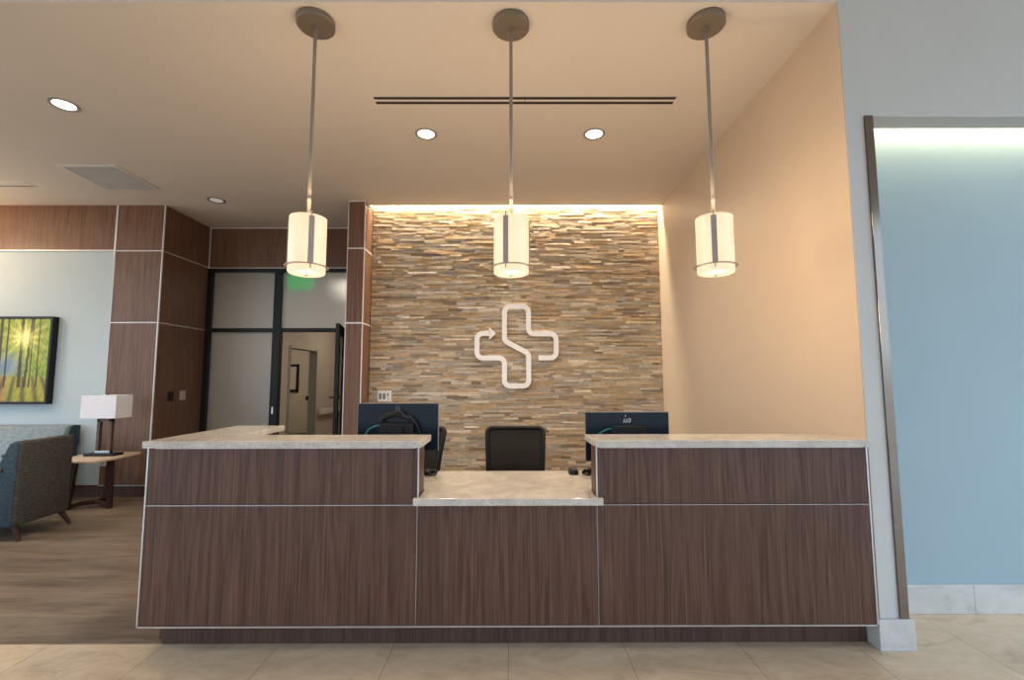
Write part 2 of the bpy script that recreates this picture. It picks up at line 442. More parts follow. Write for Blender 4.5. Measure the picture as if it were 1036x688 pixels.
box(bm, (-9, 5.668, 3.036), (-5.0, 5.70, 3.048)); box(bm, (-5.006, 5.668, 2.95), (-4.986, 5.70, H)); box(bm, (-4.991, 5.670, .14), (-4.984, 5.70, H)); box(bm, (KX-.009, 5.668, .14), (KX+.002, 5.685, H))
struct('trim_2', bm, M['trimwhite'])
# wood pillar between the glazing and the stone
bm = B()
PX0, PX1, PY = -2.006, -1.802, 5.53
for z0, z1 in ((0.1, 2.09), (2.104, 3.018), (3.03, H-.012)): box(bm, (PX0, PY, z0), (PX1-.004, 6.55, z1), .001)
struct('wall_column', bm, M['clad'])
bm = B()
for z0, z1 in ((2.088, 2.106), (3.016, 3.032)): box(bm, (PX0, PY-.001, z0), (PX1, 6.5, z1))
box(bm, (PX0-.006, PY-.004, 0), (PX0+.002, PY+.02, H)); box(bm, (PX1-.006, PY-.004, 0), (PX1+.003, PY+.012, H)); box(bm, (PX0, PY-.003, H-.014), (PX1, PY+.02, H-.001))
struct('trim_3', bm, M['trimwhite'])
# fascia over the glazing
GY = 6.59
bm = B(); box(bm, (KX, GY-.04, 3.032), (PX0, GY+.08, H-.008), .001); struct('wall_fascia', bm, M['clad'])
bm = B(); box(bm, (KX, GY-.046, 3.024), (PX0, GY-.02, 3.034)); box(bm, (KX, GY-.044, H-.012), (PX0, GY, H)); box(bm, (KX+.001, GY-.046, 3.03), (KX+.014, GY, H)); struct('trim_4', bm, M['trimwhite'])

# glazed screen
win = bpy.data.objects.new('window_1', None); C.objects.link(win); win['kind'] = 'structure'; win.location = (0, GY, 0)
def wf(n, x0, x1, z0, z1, d=.05): pbox(n, (x0, -d, z0), (x1, d, z1), M['blackalu'], win, .003)
wf('head_rail', KX, PX0, 2.972, 3.024); wf('left_jamb', KX, KX+.075, 0, 2.972)
wf('mullion', -3.42, -3.315, 0, 2.972); wf('transom', KX+.075, -3.42, 2.098, 2.150); wf('transom', -3.315, -2.35, 2.098, 2.150)
wf('right_jamb', -2.35, -2.27, 0, 2.972)
wf('sill', KX+.075, -3.42, 0, .10)
pbox('side_panel', (-2.27, -.04, 0), (PX0+.02, .04, 2.972), M['blackalu'], win)
for x0, x1, z0, z1 in ((KX+.075, -3.42, 2.150, 2.972), (KX+.075, -3.42, .10, 2.098), (-3.315, -2.35, 2.150, 2.972)):
    pbox('pane', (x0, -.006, z0), (x1, .006, z1), M['frosted'], win)
link('strike_plate', box(B(), (-3.385, -.056, .93), (-3.36, -.05, 1.03), .002), M['alu'], win)

# the open glazed door leaf, swung out towards the room
door = bpy.data.objects.new('door_1', None); C.objects.link(door); door['kind'] = 'structure'
door.location = (-2.375, 6.535, 0); ang = math.atan2(5.70-6.535, -2.165+2.375); door.rotation_euler = (0, 0, ang)
LW = .86
def dl(n, x0, x1, z0, z1, m='blackalu', d=.024): pbox(n, (x0, -d, z0), (x1, d, z1), M[m], door, .002)
dl('hinge_stile', 0, .10, .01, 2.115); dl('lock_stile', LW-.11, LW, .01, 2.115); dl('top_rail', .10, LW-.11, 2.0, 2.115); dl('bottom_rail', .10, LW-.11, .01, .25)
pbox('pane', (.10, -.004, .25), (LW-.11, .004, 2.0), M['clearglass'], door)
for s in (-1, 1): link('pull_handle', tube(B(), [(LW-.055, s*.024, 1.19), (LW-.055, s*.075, 1.19), (LW-.16, s*.075, 1.19)], .011), M['blackalu'], door, 40)

# corridor beyond
bm = B(); HX = -4.42
box(bm, (HX-.14, 6.70, 0), (HX, 9.2, 3.05)); box(bm, (HX-.14, 9.2, 2.05), (HX, 10.4, 3.05)); box(bm, (HX-.14, 10.4, 0), (HX, 12.2, 3.05))
struct('wall_hall', bm, M['hallwall'])
sbox('wall_hall', (HX, 12.2, 0), (-1.9, 12.3, 3.05), M['hallwall'])
sbox('wall_hall', (-2.0, 6.7, 0), (-1.9, 12.3, 3.05), M['hallwall'])
sbox('wall_room', (-8, 12.4, 0), (HX-.14, 12.5, 3.05), M['hallwall'])
sbox('wall_room', (-8, 8.6, 0), (HX-.14, 8.7, 3.05), M['hallwall'])
sbox('wall_room', (-8.1, 8.6, 0), (-8, 12.5, 3.05), M['hallwall'])
sbox('ceiling', (-8, 6.64, 3.05), (-1.9, 12.5, 3.15), M['ceil'])
sbox('floor', (HX-.14, 6.6, -.05), (-1.9, 12.5, 0), M['planks'])
sbox('floor', (-8, 8.6, -.05), (HX-.14, 12.5, 0), M['greencarpet'])
bm = B(); box(bm, (HX-.145, 10.385, 0), (HX+.012, 10.41, 2.06)); box(bm, (HX-.01, 10.39, 0), (HX+.012, 10.46, 2.1)); box(bm, (HX-.01, 9.12, 0), (HX+.012, 9.2, 2.1)); box(bm, (HX-.145, 9.2, 2.05), (HX+.012, 10.4, 2.06))
struct('trim_5', bm, M['halljamb'])
t = thing('door_handle', 'small black lever handle on grey jamb seen through the open glass door', 'handle', (HX-.16, 10.36, 1.0))
link('lever', box(B(), (-.02, -.02, -.05), (.02, .02, .05), .008), M['blackplastic'], t)
link('rose', cyl(B(), (.0, .0, 0), (0, .025, 0), .03), M['blackplastic'], t)
t = thing('picture_frame', 'dark framed picture on beige wall seen through the corridor doorway', 'picture', (-5.86, 12.38, 1.46))
for a, b in (((-.25, -.02, -.37), (-.19, .02, .37)), ((.09, -.02, -.37), (.15, .02, .37)), ((-.25, -.02, .31), (.15, .02, .37)), ((-.25, -.02, -.37), (.15, .02, -.31))): pbox('frame', a, b, M['blackalu'], t)
pbox('mat_board', (-.19, .0, -.31), (.09, .015, .31), plain('cream_mat_board', (.55, .47, .38), .7), t)
t = thing('handrail', 'pale wall handrail on the corridor wall beyond the open glass door', 'rail', (HX, 11.25, .66))
pbox('rail', (.05, -.72, -.05), (.09, .72, .09), plain('pale_vinyl', (.66, .60, .52), .5), t, .012)
for y in (-.55, 0, .55): pbox('bracket', (0, y-.03, -.04), (.05, y+.03, .05), M['halljamb'], t)
t = thing('ceiling_light', 'square lit ceiling panel in the corridor behind frosted glass', 'light', (-2.75, 7.9, 3.05))
pbox('frame', (-.32, -.32, -.02), (.32, .32, 0), M['whiteplastic'], t); pbox('diffuser', (-.29, -.29, -.026), (.29, .29, -.02), M['hall_lens'], t)
# exit sign hanging just behind the frosted glass
t = thing('exit_sign', 'green lit exit sign behind the frosted glass over the door', 'sign', (-3.09, 6.645, 3.05))
pbox('sign_housing', (-.17, -.03, -.10), (.17, .03, 0), M['alu'], t, .004)
pbox('sign_panel', (-.175, -.006, -.33), (.175, .006, -.10), M['exitgreen'], t)
cu = bpy.data.curves.new('exit_text', 'FONT'); cu.body = 'EXIT'; cu.size = .2; cu.extrude = .002; cu.align_x = 'CENTER'
to = bpy.data.objects.new('exit_text', cu); C.objects.link(to); dg = bpy.context.evaluated_depsgraph_get()
me = bpy.data.meshes.new_from_object(to.evaluated_get(dg)); bpy.data.objects.remove(to); me.materials.append(M['exitlight'])
lt = bpy.data.objects.new('sign_letters', me); C.objects.link(lt); lt.parent = t
lt.rotation_euler = (PI/2, 0, PI); lt.location = (0, .009, -.285)

# ------------------------------------------------------------------ reception desk
DY = 2.5
desk = thing('reception_desk', 'long walnut reception desk with silver edge trims in front of the stone wall', 'desk', (0, DY, 0))
def dk(n, a, b, m='walnut', bev=.001, lab=None):
    o = pbox(n, (a[0], a[1]-DY, a[2]), (b[0], b[1]-DY, b[2]), M[m], desk, bev)
    if lab: o['label'] = lab
    return o
DX0, DX1, SL, SR = -1.944, 1.914, -.494, .458
ZB, ZM, ZT = .127, .744, 1.045
dk('front_panel', (DX0+.008, 2.5, ZM+.005), (SL-.004, 2.53, ZT-.004)); dk('front_panel', (SR+.004, 2.5, ZM+.005), (DX1-.008, 2.53, ZT-.004))
dk('front_panel', (DX0+.008, 2.5, ZB+.007), (SL-.006, 2.53, ZM-.003)); dk('front_panel', (SL-.002, 2.5, ZB+.007), (SR-.002, 2.53, ZM-.003)); dk('front_panel', (SR+.002, 2.5, ZB+.007), (DX1-.008, 2.53, ZM-.003))
dk('toe_kick', (-1.872, 2.587, 0), (1.915, 2.62, ZB), 'kick', lab='dark recessed toe kick')
dk('core', (DX0+.02, 2.53, ZB+.001), (SL-.02, 2.64, ZT-.002), 'kick', 0); dk('core', (SR+.02, 2.53, ZB+.001), (DX1-.01, 2.64, ZT-.002), 'kick', 0); dk('core', (SL-.02, 2.53, ZB+.001), (SR+.02, 2.64, .738), 'kick', 0)
dk('end_panel', (SL-.02, 2.506, .786), (SL, 2.66, ZT-.002)); dk('end_panel', (SR, 2.506, .786), (SR+.02, 2.66, ZT-.002))
dk('side_panel', (DX0, 2.506, ZB), (DX0+.02, 3.30, ZT-.002)); dk('return_panel', (DX0+.02, 2.64, .0), (DX0+.10, 3.30, ZT-.002))
dk('return_panel', (DX0+.08, 3.27, 0), (-1.66, 3.30, ZT-.002))
# worksurface supports
dk('gable', (-1.66, 2.66, 0), (-1.63, 3.16, .742), 'kick'); dk('gable', (1.86, 2.66, 0), (1.89, 3.16, .742), 'kick'); dk('gable', (-.60, 2.66, 0), (-.57, 3.1, .742), 'kick'); dk('gable', (.57, 2.66, 0), (.60, 3.1, .742), 'kick')
# silver edge trims
def tr(a, b): dk('edge_trim', a, b, 'alu', 0, 'silver edge trim')
tr((DX0, 2.497, ZB-.001), (DX1, 2.53, ZB+.006)); tr((DX0-.001, 2.497, ZB), (DX0+.007, 2.51, ZT)); tr((DX1-.007, 2.497, ZB), (DX1, 2.52, ZT))
tr((DX0+.007, 2.498, ZM-.002), (SL-.03, 2.52, ZM+.0015)); tr((SR+.03, 2.498, ZM-.002), (DX1-.007, 2.52, ZM+.0005))
tr((SL-.005, 2.4995, ZB+.006), (SL-.003, 2.51, ZM-.004)); tr((SR-.001, 2.4995, ZB+.006), (SR+.001, 2.51, ZM-.004))
tr((SL-.004, 2.496, .786), (SL+.002, 2.508, ZT)); tr((SR-.002, 2.496, .786), (SR+.004, 2.508, ZT))

tr((DX0+.04, 2.4965, ZT-.004), (SL-.02, 2.52, ZT+.001)); tr((SR+.02, 2.4965, ZT-.004), (DX1-.02, 2.52, ZT+.001))

def slab(name, poly, z0, z1, label):
    bm = B(); prism(bm, poly, 'z', z0, z1, .003)
    xs = [p[0] for p in poly]; ys = [p[1] for p in poly]
    return tag(link(name, bm, M['quartz'], origin=(sum(xs)/len(xs), sum(ys)/len(ys), z0)), label, 'countertop')
slab('countertop', [(-1.957, 2.472), (-.476, 2.472), (-.474, 2.765), (-1.62, 2.765), (-1.62, 3.325), (-1.957, 3.325)], 1.0465, 1.083, 'raised speckled stone countertop on the left of the desk, with a short return')
slab('countertop', [(.452, 2.472), (1.930, 2.472), (1.930, 2.765), (.440, 2.765)], 1.0465, 1.083, 'raised speckled stone countertop on the right of the desk, touching the beige wall')
slab('countertop', [(-.515, 2.465), (.486, 2.465), (.486, 2.4965), (.454, 2.4965), (.454, 2.67), (1.90, 2.67), (1.90, 3.20), (-1.62, 3.20), (-1.62, 2.67), (-.490, 2.67), (-.490, 2.4965), (-.515, 2.4965)], .7475, .785, 'low speckled stone transaction counter at the middle of the desk')

# ------------------------------------------------------------------ on and behind the desk
WS = .785
def monitor(x0, x1, zt, zb, y, label, mt):
    cx = (x0+x1)/2; w = x1-x0; h = zt-zb
    t = thing('computer_monitor', label, 'monitor', (cx, y, WS), 0, 'reception monitors')
    z0, z1 = zb-WS, zt-WS
    link('display_housing', box(B(), (-w/2, .0, z0), (w/2, .022, z1), .005), M['blackgloss'], t)
    link('screen', box(B(), (-w/2+.008, .022, z0+.012), (w/2-.008, .0235, z1-.008)), M['blackplastic'], t)
    link('bezel_edge', box(box(box(B(), (-w/2-.0015, -.001, z1-.003), (w/2+.0015, .023, z1+.001)), (w/2-.001, -.001, z0), (w/2+.002, .023, z1)), (-w/2-.002, -.001, z0), (-w/2+.001, .023, z1)), M['greyslot'], t)
    link('mount_box', box(B(), (-.11, -.045, z0+.10), (.11, .002, z1-mt), .008), M['blackplastic'], t)
    link('stand_neck', box(B(), (-.045, -.075, .01), (.045, -.04, z1-.15), .008), M['blackplastic'], t)
    link('stand_base', box(B(), (-.13, -.16, 0), (.13, .06, .014), .006), M['blackplastic'], t)
    link('network_cable', tube(B(), fillet([(-.09, -.03, z1-mt-.02), (-.13, -.035, z1-mt-.017), (-.185, -.03, z1-mt-.043), (-.215, -.02, z1-mt-.105), (-.16, -.03, .06)], .05, 6), .006, 8), M['teal'], t, 60)
    return t, z0, z1
t, z0, z1 = monitor(-1.007, -.478, 1.2535, .948, 3.05, 'left of the two dark computer monitors, black cables heaped on its mount, seen from behind', .125)
bm = B(); r2 = random.Random(4)
for k in range(3):
    pts = [(-.105+.01*k, -.03, z1-.15), (-.10, -.04, z1-.105+.006*k), (-.05, -.045, z1-.085+.008*k), (-.01+.02*k, -.04, z1-.072+.01*k), (.05, -.045, z1-.09), (.09, -.04, z1-.10+.006*k), (.13, -.035, z1-.135), (.15, -.03, z1-.20), (.12, -.05, .05)]
    tube(bm, fillet(pts, .03, 5), .0095, 8)
link('cable_loom', bm, M['blackplastic'], t, 60)
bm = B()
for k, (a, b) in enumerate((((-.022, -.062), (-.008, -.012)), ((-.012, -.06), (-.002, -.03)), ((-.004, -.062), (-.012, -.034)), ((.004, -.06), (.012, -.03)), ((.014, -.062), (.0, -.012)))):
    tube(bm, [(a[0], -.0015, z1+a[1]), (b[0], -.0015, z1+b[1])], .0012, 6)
link('back_mark', bm, plain('dull_grey_strokes', (.14, .14, .16), .5), t)  # fan of faint grey strokes on the back of the left monitor
t, z0, z1 = monitor(.491, 1.039, 1.193, .874, 3.05, 'right of the two dark computer monitors, small silver mark on its back', .088)
bm = B()
for x in (-.022, -.010, .002, .016):
    tube(bm, [(x+.006, -.0015, z1-.044), (x+.002, -.0015, z1-.064), (x-.005, -.0015, z1-.067)], .0021, 6)
tube(bm, [(.010, -.0015, z1-.043), (.024, -.0015, z1-.044), (.017, -.0015, z1-.068)], .0024, 6)
tube(bm, [(-.009, -.0015, z1-.018), (-.011, -.0015, z1-.032)], .0022, 6)
link('back_mark', bm, M['mark'], t)

# mouse
bm = B()
bmesh.ops.create_uvsphere(bm, u_segments=24, v_segments=14, radius=1)
for v in bm.verts:
    q = [math.copysign(abs(c)**.45, c) for c in v.co]
    v.co = Vector((q[0]*.031, q[1]*.055, max(0, q[2])*.034))
t = thing('computer_mouse', 'small black computer mouse on the low counter beside the right monitor', 'mouse', (.415, 3.11, WS))
link('shell', bm, M['blackplastic'], t, 60); link('scroll_wheel', cyl(B(), (-.003, -.03, .031), (.003, -.03, .031), .008, n=16), M['greyslot'], t)
def coil(label, loc, seed, r0):
    r = random.Random(seed); bm = B(); pts = []
    for k in range(90):
        a = k*.33; rr = r0*(.55+.45*math.sin(k*.21+seed)); pts.append((rr*math.cos(a), .6*rr*math.sin(a), .008+.028*(.5+.5*math.sin(k*.77+seed))))
    tube(bm, pts, .006, 8)
    o = link('cable', bm, M['blackplastic'], None, 60, None); o.location = loc; return tag(o, label, 'cable')
coil('black cable coiled on the low counter under the right monitor', (.515, 3.06, WS-.0015), 3, .048)
coil('black cable coiled on the low counter under the left monitor', (-.525, 3.05, WS-.0015), 5, .045)

# office chairs
def office_chair(loc, rz, label):
    t = thing('office_chair', label, 'chair', loc, rz, 'mesh office chairs')
    W = .236
    def curve(x, z):   # backrest shell, slightly dished and leaning back
        return .17 + .10*((z-.56)/.5)**2 + .03*(z-.56) - .25*x*x
    bm = B()
    ring = [(x*(1-.10*(1-(z-.57)/.47)), curve(x, z), z) for x, z in rrect(-W+.012, W-.012, .58, 1.028, .038, 6)]
    # straighten long sides with extra points
    pts = []
    for i, p in enumerate(ring):
        q = ring[(i+1) % len(ring)]; L = (Vector(p)-Vector(q)).length; n = max(1, int(L/.05))
        for k in range(n):
            s = Vector(p).lerp(Vector(q), k/n); s.y = curve(s.x, s.z); pts.append(s)
    tube(bm, pts, .0165, 10, True); link('backrest_frame', bm, M['blackplastic'], t, 60)
    bm = B(); nx, nz = 12, 12; grid = []
    for j in range(nz+1):
        z = .585+.44*j/nz; row = []
        for i in range(nx+1):
            x = (-W+.014+(2*W-.028)*i/nx)*(1-.10*(1-(z-.57)/.47)); row.append(bm.verts.new((x, curve(x, z), z)))
        grid.append(row)
    for j in range(nz):
        for i in range(nx): bm.faces.new((grid[j][i], grid[j][i+1], grid[j+1][i+1], grid[j+1][i]))
    ext = bmesh.ops.extrude_face_region(bm, geom=bm.faces[:])
    for v in [g for g in ext['geom'] if isinstance(g, bmesh.types.BMVert)]: v.co.y += .004
    link('backrest_mesh', bm, M['meshfab'], t, 60)
    link('back_support', tube(B(), fillet([(0, .03, .43), (0, .20, .43), (0, .235, .56), (0, .24, .78)], .06, 5), .022), M['blackplastic'], t, 60)
    link('lumbar_bar', tube(B(), [(-.19, curve(.19, .66)+.02, .66), (0, curve(0, .66)+.045, .66), (.19, curve(.19, .66)+.02, .66)], .014), M['blackplastic'], t, 60)
    link('seat', box(B(), (-.245, -.27, .44), (.245, .20, .51), .03, 3), plain('black_seat_fabric', (.02, .02, .021), .95), t, 60)
    link('gas_column', cyl(cyl(B(), (0, 0, .10), (0, 0, .30), .03), (0, 0, .30), (0, 0, .43), .018), M['blackplastic'], t, 40)
    for s in (-1, 1):
        link('armrest', tube(B(), fillet([(s*.22, .05, .44), (s*.285, .05, .46), (s*.285, .04, .66)], .04, 5), .015), M['blackplastic'], t, 60)
        link('arm_pad', box(B(), (s*.285-.04, -.10, .655), (s*.285+.04, .14, .685), .012), M['blackplastic'], t)
    for k in range(5):
        a = 2*PI*k/5+.3; c, s = math.cos(a), math.sin(a)
        lg = link('base_leg', tube(B(), [(.02*c, .02*s, .115), (.31*c, .31*s, .085)], [.024, .014]), M['blackplastic'], t, 60)
        link('caster', cyl(B(), (.31*c-.02*s, .31*s+.02*c, .03), (.31*c+.02*s, .31*s-.02*c, .03), .03, n=20), M['blackplastic'], lg, 40)
    return t
ch = office_chair((.035, 3.40, 0), 0, 'black mesh office chair centred behind the low counter')
dup(ch, (-.815, 3.46, 0), 'black mesh office chair mostly hidden behind the left monitor', math.radians(-24))

# ------------------------------------------------------------------ emblem and plates
def emblem():
    U = lambda u, v: (-.466+((470+u/6.88)-480)*.01258, 2.372-((300+v/6.88)-308)*.01267)
    hw = .0315
    main = [(515, 430), (638, 430), (638, 265), (447, 265), (447, 75), (280, 75), (280, 312), (447, 400), (447, 622), (280, 622), (280, 430), (90, 430), (90, 262), (178, 262)]
    P = [Vector((*U(*p), 0)) for p in main]
    Q = fillet(P, .072, 9)
    bm = B(); y0, y1 = 5.775, 5.80
    L, R = [], []
    for i, p in enumerate(Q):
        a = Q[max(0, i-1)]; b = Q[min(len(Q)-1, i+1)]; t = (b-a).normalized(); n = Vector((-t.y, t.x, 0))
        L.append(p+n*hw); R.append(p-n*hw)
    rows = [[bm.verts.new((q.x, y, q.y)) for q, y in ((l, y0), (r, y0), (r, y1), (l, y1))] for l, r in zip(L, R)]
    for a, b in zip(rows, rows[1:]):
        for k in range(4): bm.faces.new((a[k], a[(k+1) % 4], b[(k+1) % 4], b[k]))
    bm.faces.new(rows[0]); bm.faces.new(rows[-1][::-1])
    t = thing('wall_emblem', 'white looping cross emblem with an arrow tip on the stone wall', 'emblem', (.075, 5.79, 1.83))
    bmesh.ops.translate(bm, verts=bm.verts, vec=(-.075, -5.79, -1.83))
    link('looped_band', bm, M['white_sign'], t, 40)
    bm = B(); prism(bm, [(p[0]-.075, p[1]-1.83) for p in (U(174, 218), U(222, 262), U(174, 306))], 'y', y0-5.79, y1-5.79)
    link('arrow_tip', bm, M['white_sign'], t)
    for u, v in ((330, 75), (330, 622), (90, 350), (638, 350), (360, 356)):
        x, z = U(u, v); link('standoff', cyl(B(), (x-.075, .0, z-1.83), (x-.075, .05, z-1.83), .008, n=12), M['alu'], t)
emblem()
t = thing('outlet_plate', 'white wall plate with two sockets and a jack on the stone above the left monitor', 'outlet', (-1.596, 5.83, 1.20))
pbox('plate', (-.085, -.012, -.068), (.085, .02, .068), M['whiteplastic'], t, .004)
for x in (-.05, -.002): pbox('socket', (x-.017, -.014, -.036), (x+.017, -.011, .036), M['greyslot'], t, .001)
pbox('jack', (.038, -.014, -.002), (.052, -.011, .04), M['greyslot'], t); pbox('jack', (.042, -.014, -.04), (.06, -.011, -.022), M['paleplate'], t)
t = thing('wall_switch', 'black switch plate on the dark panelled return wall', 'switch', (KX, 5.955, 1.20))
pbox('plate', (0, -.05, -.062), (.008, .05, .062), M['blackplastic'], t, .002); pbox('rocker', (.008, -.018, -.033), (.012, .018, .033), M['blackplastic'], t)
t = thing('wall_switch', 'pale grey switch plate beside the black one on the dark return wall', 'switch', (KX, 6.17, 1.205))
pbox('plate', (0, -.052, -.062), (.008, .052, .062), M['paleplate'], t, .002); pbox('rocker', (.008, -.02, -.033), (.012, .02, .033), M['paleplate'], t)
t = thing('outlet_plate', 'small pale outlet low on the walnut pillar behind the side table', 'outlet', (-4.94, 5.672, .43))
pbox('plate', (-.036, -.008, -.058), (.036, 0, .058), M['paleplate'], t, .002)
for z in (-.022, .022): pbox('socket', (-.015, -.010, z-.014), (.015, -.008, z+.014), M['greyslot'], t)

# ------------------------------------------------------------------ ceiling fittings
def pendant(loc, rz, label):
    t = thing('pendant_lamp', label, 'pendant lamp', loc, rz, 'pendant lamps over the desk')
    # local z = 0 at the ceiling
    link('canopy', lathe(B(), [(0, 0), (.112, 0), (.114, -.004), (.114, -.034), (.110, -.039), (0, -.039)], 48), M['canopymetal'], t, 40)
    link('rod', cyl(cyl(B(), (0, 0, -.039), (0, 0, -1.27), .0105, n=16), (0, 0, -.039), (0, 0, -.07), .016, n=20), M['nickel'], t, 40)
    r = .104
    link('shade', lathe(B(), [(r-.004, -1.262), (r, -1.260), (r, -1.588), (r-.004, -1.595), (r-.012, -1.599), (.0, -1.604)], 64), M['shade'], t, 40)
    link('top_plate', lathe(B(), [(0, -1.262), (r-.006, -1.262), (r-.006, -1.270), (0, -1.270)], 48), M['nickel'], t, 40)
    link('ring', lathe(B(), [(r+.002, -1.553), (r+.018, -1.553), (r+.018, -1.558), (r+.002, -1.558)], 64, close=True), M['nickel'], t, 40)
    for k in range(3):
        a = -PI/2 + k*2*PI/3
        m = Matrix.Rotation(a, 4, 'Z')
        bm = B(); box(bm, (r+.001, -.0155, -1.555), (r+.009, .0155, -1.274), .002); bmesh.ops.transform(bm, matrix=m, verts=bm.verts)
        st = link('strap', bm, M['strap'], t)
        bm = B(); tube(bm, [(r+.006, 0, -1.276), (r+.006, 0, -1.248), (.0, 0, -1.248)], .0035, 8)
        bmesh.ops.transform(bm, matrix=m, verts=bm.verts)
        link('strap_arm', bm, M['nickel'], st, 60)
        bm = B(); cyl(bm, (r+.006, 0, -1.55), (r+.006, 0, -1.582), .0035, n=10)
        bmesh.ops.transform(bm, matrix=m, verts=bm.verts)
        link('strap_pin', bm, M['nickel'], st, 60)
    link('finial', lathe(B(), [(0, -1.603), (.009, -1.604), (.009, -1.612), (.004, -1.618), (0, -1.618)], 20), M['nickel'], t, 40)
    return t
PEND = [(-1.207, 2.665), (.004, 2.68), (1.218, 2.668)]
p0 = pendant((PEND[0][0], PEND[0][1], H), math.radians(34), 'leftmost of three cylinder pendant lamps, in front of the glass door')
dup(p0, (PEND[1][0], PEND[1][1], H), 'middle of three cylinder pendant lamps, in front of the stone wall', math.radians(-17))
dup(p0, (PEND[2][0], PEND[2][1], H), 'rightmost of three cylinder pendant lamps, beside the beige wall', math.radians(-25))
for x, y in PEND:
    light('POINT', 'pendant_bulb_low', (x, y, H-1.735), 10.5, WARM, shadow_soft_size=.1)
    light('POINT', 'pendant_bulb_high', (x, y, H-1.13), 12, WARM, shadow_soft_size=.115)

def downlight(loc, label, lens='lens', dark=False):
    t = thing('downlight', label, 'ceiling light', loc, 0, 'recessed downlights')
    link('trim_ring', lathe(B(), [(.072, 0), (.098, 0), (.098, -.005), (.092, -.008), (.074, -.003)], 48, close=True), M['canopymetal' if dark else 'greyring'], t, 40)
    link('lens', lathe(B(), [(0, -.003), (.075, -.003), (.075, 0), (0, 0)], 48), M[lens], t, 40)
    return t
DL = [((-.764, 3.977, H), 'recessed downlight left of the middle pendant rod'), ((.760, 3.978, H), 'recessed downlight right of the middle pendant rod'), ((-3.61, 3.535, H), 'bright recessed downlight at the far left of the ceiling')]
for loc, lab in DL:
    downlight(loc, lab); light('SPOT', 'downlight_lamp', (loc[0], loc[1], H-.02), 150, NEUT, spot_size=math.radians(140), spot_blend=1, shadow_soft_size=.07)
light('SPOT', 'downlight_lamp', (-5.75, 3.535, H-.02), 150, NEUT, spot_size=math.radians(140), spot_blend=1, shadow_soft_size=.07)
downlight((-3.645, 5.511, H), 'small dim recessed downlight with a dark ring near the wood panels', 'lensdim', True)

t = thing('air_diffuser', 'long black twin slot air diffuser across the ceiling over the desk', 'vent', (.115, 3.475, H))
pbox('frame', (-1.215, -.065, -.003), (1.215, .065, .0), M['ceil'], t)
for y in (-.032, .030): pbox('slot', (-1.195, y-.015, -.0045), (1.195, y+.015, -.003), M['ventblack'], t)
pbox('joint_plate', (.0, -.05, -.0055), (.004, .05, -.0045), M['ventblack'], t)
t = thing('air_diffuser', 'short slot air diffuser at the left edge of the ceiling', 'vent', (-6.05, 5.04, H))
pbox('frame', (-.60, -.075, -.004), (.60, .075, 0), M['trimwhite'], t); pbox('slot', (-.58, .035, -.006), (.58, .06, -.004), M['greyslot'], t)
t = thing('return_air_grille', 'square grey return air grille in the ceiling at left', 'vent', (-4.40, 4.885, H))
for a, b in (((-.31, -.31), (.31, -.275)), ((-.31, .275), (.31, .31)), ((-.31, -.275), (-.275, .275)), ((.275, -.275), (.31, .275))): pbox('frame', (*a, -.008), (*b, 0), M['trimwhite'], t)
bm = B()
for k in range(27):
    y = -.27+.02*k; prism(bm, [(y, -.003), (y+.012, -.007), (y+.013, -.006), (y+.001, -.002)], 'x', -.275, .275)
link('louvres', bm, M['vent'], t); pbox('backing', (-.275, -.275, -.0015), (.275, .275, 0), M['greyslot'], t)

